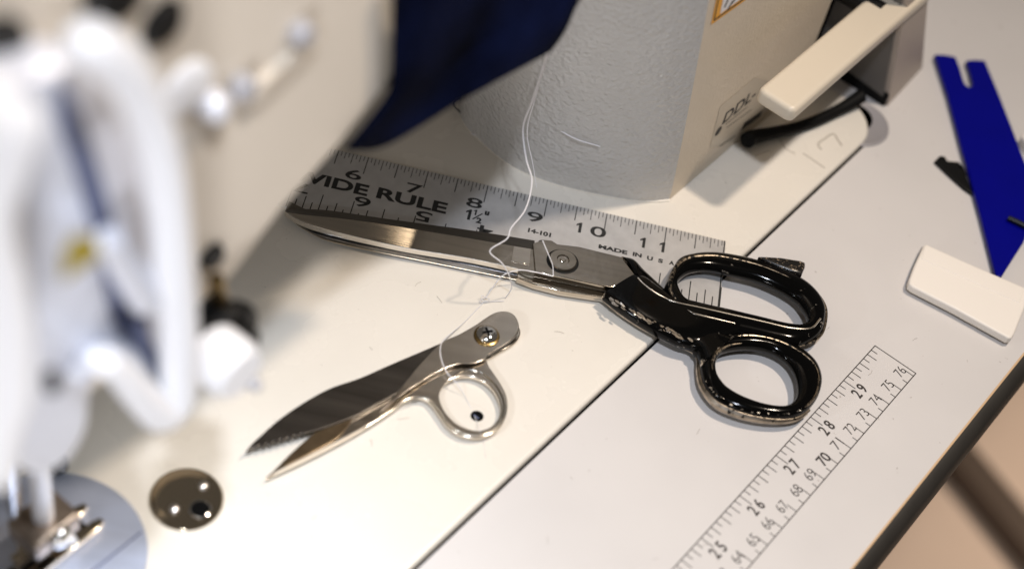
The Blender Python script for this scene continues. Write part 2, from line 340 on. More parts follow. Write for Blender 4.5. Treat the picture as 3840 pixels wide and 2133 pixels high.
vplate('yellow_sticker', [(160, 706), (164, 640), (190, 588), (248, 600), (256, 645), (208, 672)], -27.0, 0.5, yellow, face, 0.1, 1)
def P3(pts, v): return [M(*Uv(x, y, v)) for x, y in pts]
MB().add(*tube(P3([(268, 600), (300, 650), (335, 700), (368, 748)], -41), [3.2, 3.6, 4.2, 4.6], 14)).build('take_up_lever', pale_metal, face)
MB().add(*tube(P3([(185, 125), (225, 112), (290, 155), (350, 240), (393, 360), (418, 500), (434, 660), (446, 800), (448, 930), (436, 1000), (405, 1032), (352, 990), (305, 935), (262, 905)], -38), [3.5, 5, 5.4, 5.2, 5.2, 5.2, 5.2, 5.2, 5.4, 5.8, 5.6, 4.6, 4, 3.4], 18)).build('lever_guard', white_metal, mach, label='white looping guard over the take-up lever')
MB().add(*tube(P3([(190, 950), (235, 890), (280, 880), (335, 900), (390, 935)], -45), 3.0, 12)).build('thread_hook', pale_metal, face)
MB().add(*tube(P3([(345, 800), (352, 850), (372, 900), (398, 940)], -44), 2.6, 10)).build('check_spring', slot_mat, face)
vplate('dark_spot', [(115, 940), (140, 930), (158, 955), (150, 985), (122, 990)], -28.4, 0.8, dark_cavity, face, 0.3)  # small dark spot
vplate('dark_patch', [(335, 850), (385, 880), (410, 940), (395, 965), (345, 930)], -46.8, 1.5, slot_mat, face, 0.5)  # flat dark patch on the face plate
# tension knob
uu, vv, ww = Uv(572, 828, -52); TT = frame(M(uu, -60, ww), EU, EZ, EV)
ten = MB().add(*lathe([(0.01, 0), (7.5, 0), (7.5, 2), (4, 3), (4, 5), (9.0, 6), (9.6, 9), (9.0, 11), (5, 12), (5, 16), (0.01, 16)], TT, 32)).build('tension_disc', black_plastic, head, label='black thread tension discs')
u2, v2, w2 = Uv(602, 938, -34); T2 = frame(M(u2, -46, w2), EU, EZ, EV)
MB().add(*lathe([(0.01, 0), (7.6, 0), (8.7, 1.5), (8.9, 10), (7.4, 13), (0.01, 13)], T2, 32)).build('tension_knob', white_metal, ten, label='white thread tension knob')
MB().add(*tube([TT(Vector((0, -2, 12))), T2(Vector((0, 0, 0)))], 7.0, 16, sub=1)).build('tension_spring', black_plastic, ten)
u3, v3, w3 = Uv(664, 984, -30); T3 = frame(M(u3, -40, w3), EU, EZ, EV)
MB().add(*lathe(dome(2.6, 9), T3, 20)).build('knob_screw', dull, ten)
MB().add(*tube(P3([(545, 700), (548, 730), (560, 760)], -56), 2.2, 10)).build('spring_end', brass, ten)
# needle plate, presser bar and foot
C0 = M(-293, -88, 0)
MB().add(*lathe([(0.01, 0.02), (32.2, 0.02), (32.2, 0.25), (31.8, 0.55), (0.01, 0.55)], frame(C0, EU, EV, EZ), 80)).build('needle_plate', plate_steel, mach, label='round brushed steel needle plate')
MB().add(*prism([[(-27, -.4), (27, -.4), (27, .4), (-27, .4)]], 0.3, 0.1, frame(C0 + EZ * 0.45 + EV * 15, EU, EV, EZ))).build('plate_groove', slot_mat, mach)
MB().add(*prism([rrect(-14, -4, 16, 4, 1.5)], 0.5, 0.2, frame(C0 + EZ * 0.5, EU, EV, EZ))).build('feed_slot', dark_cavity, mach)
fd = MB()
for k in (-2.4, 2.4):
    fd.add(*prism([[(-11, k - 1), (13, k - 1), (13, k + 1), (-11, k + 1)]], 1.0, 0.2, frame(C0 + EZ * 0.7, EU, EV, EZ)))
fd.build('feed_dog', chrome, mach)
MB().add(*tube([C0 + EZ * 14, C0 + EZ * 60, C0 + EZ * 112], 3.4, 16)).build('presser_bar', pale_metal, mach)
MB().add(*tube([C0 - EV * 6 - EU * 6 + EZ * 2, C0 - EV * 6 - EU * 6 + EZ * 112], [0.5, 3.2, 3.2, 3.2], 16, sub=4)).build('needle_bar', chrome, mach)
ft = MB()
ft.add(*prism([rrect(-9, -7, 9, 7, 1.5)], 9, 1, frame(C0 + EZ * 14, EU, EV, EZ)))
fo = ft.build('presser_foot', mat('worn_brown_steel', (0.30, 0.24, 0.19), metal=0.8, rough=0.35, var=0.3, vscale=200), mach, label='worn steel presser foot over the needle plate')
for k in (-6.0, 2.0):
    MB().add(*prism([[(-10, k), (17, k), (20, k + 1), (20, k + 3), (17, k + 4), (-10, k + 4)]], 1.8, 0.5, frame(C0 + EZ * 2.2, EU, EV, EZ))).build('toe', dark_chrome, fo)
    MB().add(*tube([C0 + EU * 8 + EV * (k + 2) + EZ * 3.5, C0 + EU * 5 + EV * (k * 1.1 + 2) + EZ * 12, C0 + EV * (k + 2) + EZ * 22], 1.4, 10)).build('foot_leg', white_metal, fo)
MB().add(*lathe(dome(4.2, 4), frame(C0 + EZ * 20 + EV * 7, EU, EZ, EV), 24)).build('foot_screw', chrome, fo)
MB().add(*lathe([(0.01, 0.02), (1.2, 0.02), (3.2, 3), (3.2, 6), (0.01, 6)], frame(U(150, 1182, 0), EU, EV, EZ), 16)).build('thread_cutter', black_plastic, mach)
# reverse lever in front of the pillar
lv = MB().add(*prism([rrect(22, -28.5, 150, -10.5, 3.2)], 7.5, 2.2, MTs(0, 0, 50.5), 5)).build('reverse_lever', lever_paint, mach, label='flat cream reverse lever standing out in front of the pillar')
MB().add(*tube([M(112, -20, 54), M(112, -46, 54)], 5, 16, sub=1)).build('lever_shaft', black_plastic, lv)
# rear housing
def q3(u, v, w): return M(u, v, w)
A_ = [(131, -62), (130, -5), (168, -7), (176, -64)]; B_ = [(121, -66), (121, -12), (144, -12), (158, -66)]; C_ = [(112, -70), (112, -16), (130, -16), (150, -70)]
hr = [[M(u, v, w) for u, v in L_] for L_, w in ((A_, ZT + 0.3), (B_, 50), (C_, 110))]
vs, fs = loft(hr)
hs = MB().add(vs, fs).build('motor_housing', housing_light, mach, smooth=0, label='taupe motor housing behind the lever')
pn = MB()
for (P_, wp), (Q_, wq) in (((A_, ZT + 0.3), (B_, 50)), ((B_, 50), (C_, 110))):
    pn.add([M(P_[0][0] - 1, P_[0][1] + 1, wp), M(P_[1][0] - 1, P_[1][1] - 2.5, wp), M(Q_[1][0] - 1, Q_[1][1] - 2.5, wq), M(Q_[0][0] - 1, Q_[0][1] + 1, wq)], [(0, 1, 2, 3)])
pn.build('dark_face', housing_dark, hs, smooth=0)  # dark sheet over the left side of the housing
pb = MB(); pb.add(*loft([[M(128.2, v, w) for w in (ZT + .4, 6)] + [M(130.5, v, w) for w in (6, ZT + .4)] for v in (-61, -6)])); pb.build('bottom_band', black_rubber, hs, smooth=0)  # dark band along the bottom of the housing
MB().add(*prism([rrect(-0.5, -120, 9, -41.5, 1)], 150, 0.5, MTs(104, 0, 24))).build('void_shade', dark_cavity, mach)  # solid black box standing for the shaded void beside the pillar
# stickers and warning triangle on the pillar front
FZ = frame(M(0, -39.85, 0), EU, EZ, EV); FZ2 = frame(M(0, -39.75, 0), EU, EZ, EV); FZ3 = frame(M(0, -39.65, 0), EU, EZ, EV)
def vp(x, y): q_ = Uv(x, y, -39.8); return (q_[0], q_[2])
def flat(loop, T): return [T(Vector((a, b, 0))) for a, b in loop], [tuple(range(len(loop)))]
c0 = vp(1789, 62.5); d1 = Vector(vp(1802, 0)) - Vector(c0); d2 = Vector(vp(1876, 0)) - Vector(c0)
e1 = d1.normalized() * 55; e2 = d2.normalized() * 55
def tri(k, T, sh=0.0):
    o_ = Vector(c0) + (e1 + e2).normalized() * sh; return flat([tuple(o_), tuple(o_ + e2 * k), tuple(o_ + e1 * k)], T)
ws = MB().add(*tri(1, FZ)).build('warning_sticker', orange, mach, smooth=0, label='orange triangular warning sticker')
o_ = Vector(c0) + (e1 + e2).normalized() * 2.0
wb = MB(); 
for a_, b_ in ((o_, o_ + e1 * .9), (o_, o_ + e2 * .9)): tick(wb, FZ2(Vector((*a_, 0))), FZ2(Vector((*b_, 0))), 0.8, EV)
wb.build('sticker_outline', ink, ws, smooth=0)
o2 = Vector(vp(1811, 35)); MB().add(*flat([tuple(o2), tuple(o2 + d2.normalized() * 30), tuple(o2 + d2.normalized() * 30 + Vector((0, 12))), tuple(o2 + d1.normalized() * 30)], FZ2)).build('sticker_panel', sticker_white, ws, smooth=0)
wm = MB()
for a_, b_ in (((1822, 18), (1831, -2)), ((1831, 22), (1843, 2)), ((1840, 8), (1850, -4))): tick(wm, FZ3(Vector((*vp(*a_), 0))), FZ3(Vector((*vp(*b_), 0))), 1.3, EV)
wm.build('sticker_marks', ink, ws, smooth=0)
sp_ = [vp(1812, 268), vp(1900, 195), vp(1935, 205), vp(1925, 330), vp(1786, 372)]
MB().add(*flat(sp_, FZ)).build('name_sticker', silver_sticker, mach, smooth=0, label='silver name sticker low on the pillar front')
lt = MB()
tc_ = vp(1858, 268); lt.add(*glyphs('DDL-', FZ2(Vector((tc_[0] + 1.5, tc_[1], 0))), EU, EZ, 7.0, 26, 0.02))
for (x0, y0, x1, y1, w_) in ((1825, 312, 1880, 268, .5), (1828, 320, 1890, 275, .4), (1868, 318, 1915, 285, 4.0), (1810, 368, 1850, 340, .6), (1840, 372, 1870, 350, .8)):
    a_, b_ = vp(x0, y0), vp(x1, y1); tick(lt, FZ2(Vector((*a_, 0))), FZ2(Vector((*b_, 0))), w_, EV)
cp = vp(1807, 329); lt.add(*flat(circle(cp[0], cp[1], 2.3, 20), FZ3))
lt.build('sticker_lettering', ink, mach, smooth=0, label='dark lettering DDL- and lines on the name sticker')
# hole with screw in the bed and pencil marks
hc = U(1200, 1045, 0)
MB().add(*lathe([(0.01, 0.05), (2.1, 0.05), (2.3, 0.12), (2.45, 0.02)], at_ := frame(hc, EU, EV, EZ), 24)).build('oil_hole', dark_cavity, mach)
MB().add(*prism([rrect(-1.2, -0.25, 1.2, 0.25, 0.1)], 0.1, 0.02, frame(hc + EZ * 0.12 - EU * 0.5, EV, EU, EZ))).build('screw_slot', slot_mat, mach)
pm = MB()
pm.add(*tube([U(x, y, 0.05) for x, y in [(2066, 376), (2058, 362), (2075, 348), (2096, 336), (2108, 352), (2118, 366)]], 0.32, 6))
pm.add(*tube([U(x, y, 0.05) for x, y in [(2020, 385), (2050, 405), (2075, 422)]], 0.22, 6))
pm.add(*tube([U(x, y, 0.05) for x, y in [(1962, 350), (1975, 372), (2000, 386)]], 0.22, 6))
pm.add(*tube([U(x, y, 0.05) for x, y in [(1898, 392), (1915, 385), (1935, 378)]], 0.2, 6))
pm.build('pencil_mark', pencil, mach)
# chrome round plate sunk in the bed
dc = U(469, 1251, 0.8); DT = frame(Vector((dc.x, dc.y, 0)), EU, EV, EZ)
dp = MB().add(*lathe([(0.01, 0.25), (4, 0.3), (8, 0.42), (11.0, 0.62), (11.6, 0.9), (12.1, 0.9), (12.6, 0.4), (12.7, 0.02), (0.01, 0.02)][::-1], DT, 64)).build('round_cover_plate', dark_chrome, mach, label='small round polished plate with two painted glints and a hole')
for x, y in ((511, 1219), (438.8, 1276.6)):
    p_ = U(x, y, 1.0); MB().add(*lathe([(1.9, 0), (1.7, 0.5), (1.1, 0.95), (0.01, 1.1)], frame(Vector((p_.x, p_.y, 0.72)), EU, EV, EZ), 20)).build('glint_dot', mat('bright_glint', (0.95, 0.9, 0.85), metal=1, rough=0.3), dp)  # bright domes standing for lamp highlights on the plate
p_ = U(503, 1279, .8); HT = frame(Vector((p_.x, p_.y, 0.74)), EU, EV, EZ)
MB().add(*lathe([(0.01, 0.03), (3.2, 0.03), (3.3, 0.1)], HT, 30)).build('screw_hole', dark_cavity, dp)
MB().add(*tube([HT(Vector((3.5 * math.cos(t * math.pi / 12), 3.5 * math.sin(t * math.pi / 12), 0.1))) for t in range(24)], 0.3, 8, True, 1)).build('hole_rim', chrome, dp)

# cable and table grommet
cb = MB().add(*tube([U(1880, 352, 6), U(1893, 345, 5), U(1930, 336, 4.2), U(1995, 322, 3.4), U(2050, 304, 3.2), U(2105, 278, 3.4), U(2140, 258, 5), U(2168, 240, 7)], [3.6, 3.4, 2.9, 2.6, 2.6, 2.7, 3.0, 3.3], 14)).build('cable', black_rubber, org=U(2020, 315, 0))
tag(cb, 'thick black cable lying over the end of the machine bed beside the pillar', 'cable')
gc = U(2152, 308, ZT); GT = frame(gc, EU, EV, EZ)
gr = MB().add(*lathe([(0.01, 0.3), (13.6, 0.3), (14.6, 0.9), (15.6, 0.6), (15.8, 0.05)], GT, 48)).build('cable_grommet', grey_plastic, org=gc)
tag(gr, 'grey round plastic disc in the table at the rounded corner of the bed', 'disc')
gx = U(2143, 294, ZT); MB().add(*lathe([(0.01, 0.75), (9.5, 0.75)], frame(gx, EU, EV, EZ), 30)).build('dark_recess', dark_cavity, gr)

# navy cloth hanging from the arm
rows = [[(987, -60), (1120, -90), (1240, -110), (1380, -120), (1480, -110)], [(987, 60), (1080, 20), (1200, 0), (1330, -20), (1458, -30)],
        [(986, 170), (1060, 120), (1180, 90), (1300, 50), (1434, 20)], [(975, 232), (1030, 205), (1130, 165), (1280, 95), (1416, 60)],
        [(912, 318), (990, 272), (1110, 222), (1250, 150), (1396, 92)], [(866, 370), (950, 360), (1080, 290), (1235, 198), (1374, 120)], ]
G = []
for i, row in enumerate(rows):
    pts = [M(*Uv(x, y, -58 + (0 if j == 0 else 3 * math.sin(j * 1.7 + i * 0.5) + 1))) for j, (x, y) in enumerate(row)]
    G.append(spline(pts, 5))
G = list(zip(*[spline([g[k] for g in G], 5) for k in range(len(G[0]))]))
nr, nc = len(G), len(G[0]); vs = [p for r_ in G for p in r_]; fs = [(i * nc + j, i * nc + j + 1, (i + 1) * nc + j + 1, (i + 1) * nc + j) for i in range(nr - 1) for j in range(nc - 1)]
cl = MB().add(vs, fs).build('navy_cloth', navy, org=M(-130, -75, 60)); sm_ = cl.modifiers.new('thick', 'SOLIDIFY'); sm_.thickness = 0.002
tag(cl, 'dark navy cloth hanging in the throat between the head and the pillar', 'cloth')

# ------------------------------------------------------------------ steel ruler
H = 0.9
ru = thing('steel_ruler', Vector((152, -19, 0)), 'worn metal ruler with black inch numbers lying under the big scissors', 'ruler')
MB().add(*prism([[(0, -38.1), (304.8, -38.1), (304.8, 0), (0, 0)]], H, 0.15, at(0.05))).build('blade', alu, ru)
ZR = 0.05 + H + 0.03
tk = MB()
for i in range(0, 12 * 16):
    x = i * 25.4 / 16; L_ = 10.3 if i % 16 == 0 else 8.4 if i % 8 == 0 else 6.1 if i % 4 == 0 else 4.2 if i % 2 == 0 else 2.9
    tick(tk, Vector((x, -0.15, ZR)), Vector((x, -L_, ZR)), 0.42 if i % 8 == 0 else 0.3, EZ)
tick(tk, Vector((304.3, -0.1, ZR)), Vector((304.3, -38, ZR)), 0.55, EZ)
for i in range(0, 12 * 8):
    x = 304.8 - i * 25.4 / 8; L_ = 11.5 if i % 8 == 0 else 11.0 if i % 4 == 0 else 8.2 if i % 2 == 0 else 5.5
    tick(tk, Vector((x, -38, ZR)), Vector((x, -38 + L_, ZR)), 0.45, EZ)
tk.build('ruler_ticks', ink, ru, smooth=0)
X, Y = Vector((1, 0, 0)), Vector((0, 1, 0))
rn = MB()
def one(c, h, w):
    return [c + X * a + Y * b for a, b in ((w * .5, -h / 2), (w * .5, h / 2), (-w * .1, h / 2), (-w * 1.4, h * .28), (-w * 1.4, h * .12), (-w * .5, h * .22), (-w * .5, -h / 2))], [(6, 5, 2, 1, 0), (5, 4, 3, 2)][:2]
def RP(x, y): p = U(x, y, ZR); return p
def z7(x, y): return (1274.6 + x * .28124, 436 + y * .28124)
def z6(x, y): return (670.8 + x * .30467, 335.4 + y * .30467)
rx0 = RP(*z7(252, 388)).x - 9 * 25.4; ry0 = RP(*z7(252, 388)).y
for n_ in range(1, 12):
    if n_ < 10: rn.add(*glyphs(str(n_), Vector((n_ * 25.4 + rx0, ry0, ZR)), X, Y, 5.6, 6.6, 0.012))
    else:
        c = RP(*z7(755, 505)) if n_ == 10 else RP(*z7(1325, 640)); a_, b_ = str(n_)
        rn.add(*one(c - X * 4.6, 5.8, 1.2))
        if b_ == '0': rn.add(*glyphs('0', c + X * 3.0, X, Y, 5.8, 6.6, 0.014))
        else: rn.add(*one(c + X * 3.6, 5.8, 1.2))
c9 = RP(*z6(790, 565)); ox = c9.x - (304.8 - 6 * 25.4)
for n_ in range(2, 12): rn.add(*glyphs(str(n_), Vector((304.8 - n_ * 25.4 + ox, c9.y, ZR)), -X, -Y, 5.6, 6.6, 0.012))
rn.build('ruler_numbers', ink, ru, smooth=0)
lw = MB()
def word(t, a, b, h, bold, zz):
    pa, pb = RP(*zz(*a)), RP(*zz(*b)); d_ = (pb - pa); ex = d_.normalized(); ex = X
    lw.add(*glyphs(t, (pa + pb) / 2, ex, Y, h, abs(d_.x), bold))
word('WIDE', (205, 345), (845, 455), 6.4, 0.035, z6); word('RULE', (912, 490), (1490, 615), 6.4, 0.035, z6)
lw.add(*one(RP(*z6(1675, 668)), 6.0, 1.2))
lw.add(*one(RP(*z6(1728, 650)), 3.2, 0.7)); word('2', (1730, 712), (1775, 722), 3.2, 0.05, z6)
tick(lw, RP(*z6(1782, 660)), RP(*z6(1700, 705)), 0.6, EZ); word('"', (1800, 655), (1840, 660), 2.4, 0.06, z6)
word('14-101', (190, 508), (398, 545), 2.5, 0.05, z7)
word('MADE', (822, 650), (1080, 705), 2.3, 0.05, z7); word('IN', (1128, 715), (1208, 735), 2.3, 0.05, z7)
word('U', (1255, 752), (1308, 760), 2.3, 0.05, z7); word('S', (1355, 775), (1398, 783), 2.3, 0.05, z7); word('A', (1452, 795), (1500, 800), 2.3, 0.05, z7)
lw.build('ruler_lettering', ink, ru, smooth=0, label='black words WIDE RULE, 14-101 and MADE IN U S A on the ruler')

# ------------------------------------------------------------------ tailor's shears
sh = thing('tailor_shears', Vector((250, -45, 0)), 'big steel scissors with worn black handles lying across the ruler', 'scissors')
def L2(pts, z, n=6): return spline([U(x, y, z) for x, y in pts], n)
def resample(P, k):
    d = [0]
    for i in range(1, len(P)): d.append(d[-1] + (P[i] - P[i - 1]).length)
    out = []; j = 0
    for i in range(k):
        t = d[-1] * i / (k - 1)
        while j < len(P) - 2 and d[j + 1] < t: j += 1
        s_ = d[j + 1] - d[j]; out.append(P[j].lerp(P[j + 1], (t - d[j]) / s_ if s_ else 0))
    return out
def strips(name, lines, m, parent, lab=None):     # solid whose long edges are the given lines (same direction), closed round
    k = 60; Ls = [resample(L, k) for L in lines]; return MB().add(*loft([[L[i] for L in Ls] for i in range(k)])).build(name, m, parent, smooth=12, label=lab)
top_e = L2([(717, 531), (741, 525), (823, 528), (945, 545.6), (1067, 562.4), (1189, 579), (1345, 604)], 5.6)
mid_e = L2([(720, 533), (770, 540), (850, 548), (945, 560), (1067, 580), (1189, 600), (1345, 627)], 7.0)
low_e = L2([(717, 531), (750, 552), (802, 571), (900, 596), (1036, 625), (1189, 650), (1345, 684)], 7.0)
low_b = [p - EZ * 2.2 for p in low_e]; top_b = [p - EZ * 1.2 for p in top_e]
# three visible facets so that each takes its own finish
k = 60
def quadstrip(A, B): 
    A, B = resample(A, k), resample(B, k); return A + B, [(i, i + 1, k + i + 1, k + i) for i in range(k - 1)]
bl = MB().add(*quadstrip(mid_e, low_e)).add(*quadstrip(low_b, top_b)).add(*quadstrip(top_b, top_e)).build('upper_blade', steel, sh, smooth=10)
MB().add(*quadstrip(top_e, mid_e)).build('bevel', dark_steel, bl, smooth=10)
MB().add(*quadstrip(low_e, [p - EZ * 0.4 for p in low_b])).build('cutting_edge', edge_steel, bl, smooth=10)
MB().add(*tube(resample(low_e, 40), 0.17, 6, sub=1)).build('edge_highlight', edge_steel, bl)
# hub of the upper blade: raised flat from the notch to the handle
hub = [(1340, 612), (1352, 608), (1371, 603), (1388, 605), (1402, 614), (1455, 620), (1562, 646), (1604, 700), (1536, 723), (1387, 692), (1346, 683)]
MB().add(*prism([[XY(U(x, y, 7.6)) for x, y in hub]], 3.4, 0.35, at(4.5))).build('upper_tang', steel, sh)
nt_ = [(1292, 618), (1336, 625), (1332, 664), (1286, 656)]
MB().add(*prism([[XY(U(x, y, 7.2)) for x, y in nt_]], 0.5, 0.1, at(6.75))).build('hollow_notch', nickel, sh)
# lower blade
l1 = L2([(717, 531), (760, 552), (830, 578), (945, 602), (1067, 628), (1189, 652), (1345, 686)], 4.0)
l2 = L2([(718, 533), (748, 561), (793, 587), (840, 603), (945, 622), (1067, 645), (1189, 668), (1345, 702)], 3.4)
l3 = L2([(718, 534), (746, 563), (792, 590.5), (838, 608), (945, 632), (1067, 656), (1189, 680.5), (1345, 712)], 1.6)
l0 = [p + Y * 6 for p in l1]; l0b = [Vector((p.x, p.y, 1.6)) for p in l0]
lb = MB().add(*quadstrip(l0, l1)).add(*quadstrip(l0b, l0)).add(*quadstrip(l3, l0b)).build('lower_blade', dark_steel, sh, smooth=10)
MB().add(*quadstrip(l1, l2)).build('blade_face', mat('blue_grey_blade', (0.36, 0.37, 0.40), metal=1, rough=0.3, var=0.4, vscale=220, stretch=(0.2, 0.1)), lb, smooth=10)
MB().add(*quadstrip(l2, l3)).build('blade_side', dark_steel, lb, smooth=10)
MB().add(*tube(resample(l3, 40), 0.16, 6, sub=1)).build('lower_edge', mat('warm_edge_steel', (0.70, 0.58, 0.42), metal=1, rough=0.3), lb)
tang = [(1302, 676), (1345, 684), (1387, 692), (1536, 722), (1560, 726), (1524, 749), (1511, 746), (1410, 731), (1342, 714), (1300, 698)]
MB().add(*prism([[XY(U(x, y, 4.3)) for x, y in tang]], 3.0, 0.3, at(1.4))).build('lower_tang', steel, sh)
pc = U(1415.5, 656, 8.1); PT = frame(Vector((pc.x, pc.y, 7.9)), X, Y, EZ)
pv = MB().add(*lathe([(0.01, 0.02), (6.5, 0.02), (6.5, 0.06), (6.3, 0.12)], PT, 40)).build('pivot_washer', black_plastic, sh)
MB().add(*lathe([(5.6, 0.05), (5.6, 0.9), (5.2, 1.25), (2.6, 1.35), (2.2, 0.75), (1.2, 0.7), (0.9, 1.1), (0.01, 1.2)], PT, 40)).build('pivot_screw', steel, pv)
# handles
def UU(pts, z): return [U(x, y, z) for x, y in pts]
E_ = 5.6
# big ring and the shank that leads to it
outer = [(1672, 735), (1680, 705), (1704, 656), (1740, 641), (1790, 637), (1840, 642), (1900, 656), (1968, 679), (2021, 706), (2056, 737), (2074, 772), (2074, 806), (2064, 836), (2038, 857), (2000, 870), (1950, 862), (1890, 848), (1825, 834), (1765, 822), (1715, 800)]
inner = [(1705, 722), (1707, 706), (1727, 689), (1752, 681), (1785, 680), (1830, 689), (1898, 705), (1955, 728), (1999, 755), (2022, 784), (2030, 806), (2024, 817), (2010, 821), (1995, 819), (1962, 812), (1920, 801), (1870, 789), (1815, 776), (1765, 766), (1722, 752)]
hs_ = [6, 6, 6, 6, 6, 6, 6.5, 6.5, 6.5, 6.5, 6.5, 6.5, 6.5, 6.5, 6.5, 6.5, 6.5, 6.5, 6.5, 6.5]
big = MB().add(*band(UU(outer, E_), UU(inner, E_), hs_, [E_] * 20, 2.3, 20, 6, True))
sa = [(1600, 694), (1625, 702), (1660, 728), (1700, 748), (1760, 764), (1820, 778), (1870, 792)]
sb = [(1513, 748), (1560, 783), (1612, 817), (1665, 846), (1715, 869), (1768, 874), (1850, 848)]
big.add(*band(UU(sa, E_), UU(sb, E_), [6, 7, 7.2, 7.2, 7.2, 7, 6.5], [5.7, 5.6, 5.5, 5.4, 5.4, 5.4, 5.4], 3.2, 24, 6))
spur = [(1905, 652), (1960, 655), (2010, 663), (2022, 668), (2022, 678), (2014, 698), (1985, 690), (1930, 668)]
bigh = big.build('finger_handle', black_enamel, sh, smooth=60, label='larger black handle loop with worn edges')
MB().add(*prism([[XY(U(x, y, 6)) for x, y in spur]], 6, 1.2, at(2.5))).build('thumb_rest', mat('worn_rest', (0.01, 0.009, 0.008), rough=0.25, specks=(900, 0.6, (0.4, 0.3, 0.2))), bigh)
MB().add(*tube(UU([(1604, 698), (1622, 716), (1660, 742), (1705, 760), (1760, 772), (1830, 788), (1920, 808), (1990, 824), (2040, 824), (2064, 800)], 9.0), 0.36, 8)).build('worn_glint_ridge', nickel_bright, bigh, label='thin bright line painted as the highlight along the loop')  # bright tube drawn as the highlight line of the shank and loop
MB().add(*tube(UU([(1700, 752), (1686, 728), (1690, 694), (1706, 664), (1738, 647), (1790, 642), (1840, 649), (1900, 664), (1968, 690), (2016, 716)], 8.4), [0.4, .8, .9, .9, .8, .5, .4, .5, .5, .3], 8)).build('worn_glint_ridge', bare_edge, bigh)
# small ring and its shank
so = [(1745, 880), (1758, 900), (1761, 932), (1768, 962), (1785, 990), (1813, 1015), (1862, 1036), (1915, 1048), (1965, 1052), (2005, 1046), (2038, 1024), (2059, 993), (2067, 955), (2058, 920), (2038, 895), (2003, 871), (1962, 853), (1915, 842), (1872, 840), (1822, 846)]
si = [(1812, 890), (1803, 905), (1799, 920), (1802, 942), (1813, 960), (1829, 977), (1862, 997), (1905, 1014), (1945, 1023), (1975, 1023), (1995, 1010), (2004, 990), (2003, 960), (1992, 930), (1970, 904), (1940, 887), (1908, 878), (1875, 876), (1845, 879), (1824, 884)]
sm = MB().add(*band(UU(so, 4.6), UU(si, 4.6), [6.5] * 4 + [6] * 4 + [6] * 8 + [6.5] * 4, [4.6] * 20, 2.3, 20, 6, True))
sa = [(1561, 650), (1592, 657), (1620, 678), (1660, 712), (1730, 780), (1800, 830), (1850, 850)]
sb = [(1604, 702), (1612, 740), (1625, 790), (1655, 835), (1700, 862), (1748, 884), (1762, 925)]
sm.add(*band(UU(sa, 5.5), UU(sb, 5), [4.5, 5, 5, 5.5, 6.5, 7.5, 8], [6.2, 6, 4.8, 4.2, 4.3, 5.0, 5.2], 2.8, 20, 6))
smh = sm.build('thumb_handle', black_enamel, sh, smooth=60, label='smaller round black handle loop with worn edges')
MB().add(*tube(UU([(1515, 752), (1560, 787), (1612, 820), (1655, 842), (1690, 860), (1722, 873), (1745, 886), (1756, 903), (1759, 932), (1766, 964), (1784, 994), (1812, 1019), (1862, 1040), (1915, 1052), (1965, 1056), (2005, 1050), (2036, 1030)], 3.0), [0.5, 0.9, 1.0, 1.0, 1.0, 0.9, 0.8, 0.9, 1.3, 1.7, 2.0, 2.2, 2.1, 1.9, 1.6, 1.2, 0.6], 10)).build('worn_flange', bare_band, smh, label='bare brown metal along the lower edge')
MB().add(*tube(UU([(1806, 950), (1828, 980), (1862, 1001), (1905, 1018), (1945, 1028), (1980, 1030), (2010, 1022)], 6.8), [0.2, 0.5, 0.6, 0.5, 0.4, 0.4, 0.2], 8)).build('worn_glint_ridge', nickel_bright, smh)
MB().add(*tube(UU([(1848, 847), (1875, 843), (1915, 846), (1962, 858), (2000, 876), (2034, 900), (2054, 924), (2062, 955)], 7.4), [0.3, 0.6, 0.5, 0.5, 0.4, 0.4, 0.3, 0.2], 8)).build('worn_glint_ridge', bare_edge, smh)
MB().add(*tube(UU([(1730, 778), (1745, 787), (1775, 795), (1810, 803), (1850, 812)], 9.1), [0.1, 0.35, 0.4, 0.3, 0.1], 8)).build('worn_glint_ridge', nickel_bright, bigh)  # second highlight line, drawn as a bright tube
MB().add(*tube(UU([(2030, 718), (2060, 742), (2077, 774), (2077, 808), (2066, 840), (2040, 860), (2004, 872)], 5.0), [0.2, 0.5, 0.6, 0.6, 0.6, 0.5, 0.2], 8)).build('worn_glint_ridge', bare_edge, bigh)
MB().add(*tube(UU([(1792, 930), (1792, 905), (1806, 884), (1832, 868), (1866, 862)], 7.6), [0.2, 0.7, 0.8, 0.5, 0.2], 8)).build('worn_glint_ridge', bare_edge, smh)
MB().add(*tube(UU([(2010, 880), (2040, 910), (2056, 945), (2054, 985), (2034, 1014), (2000, 1034)], 6.6), [0.2, 0.5, 0.6, 0.6, 0.6, 0.3], 8)).build('worn_glint_ridge', bare_edge, smh)
fk = MB()
for i in range(70):
    t = random.random(); big_ = random.random() < .5
    pts_ = [(1700, 668), (1745, 648), (1820, 645), (1900, 662), (1975, 690), (2030, 728), (2062, 775), (2062, 820)] if big_ else [(1772, 925), (1775, 955), (1800, 990), (1850, 1022), (1910, 1038), (1970, 1042), (2020, 1025), (2048, 985)]
    j = min(int(t * 7), 6); f_ = t * 7 - j; x = pts_[j][0] * (1 - f_) + pts_[j + 1][0] * f_ + random.uniform(-3, 3); y = pts_[j][1] * (1 - f_) + pts_[j + 1][1] * f_ + random.uniform(-3, 3)
    p = U(x, y, 8.05 if big_ else 6.95); r_ = random.uniform(.15, .45)
    fk.add([p + Vector((r_ * math.cos(a) * 1.6, r_ * math.sin(a), random.uniform(-.1, .1))) for a in [j * 1.05 + random.uniform(-.3, .3) for j in range(6)]], [tuple(range(6))])
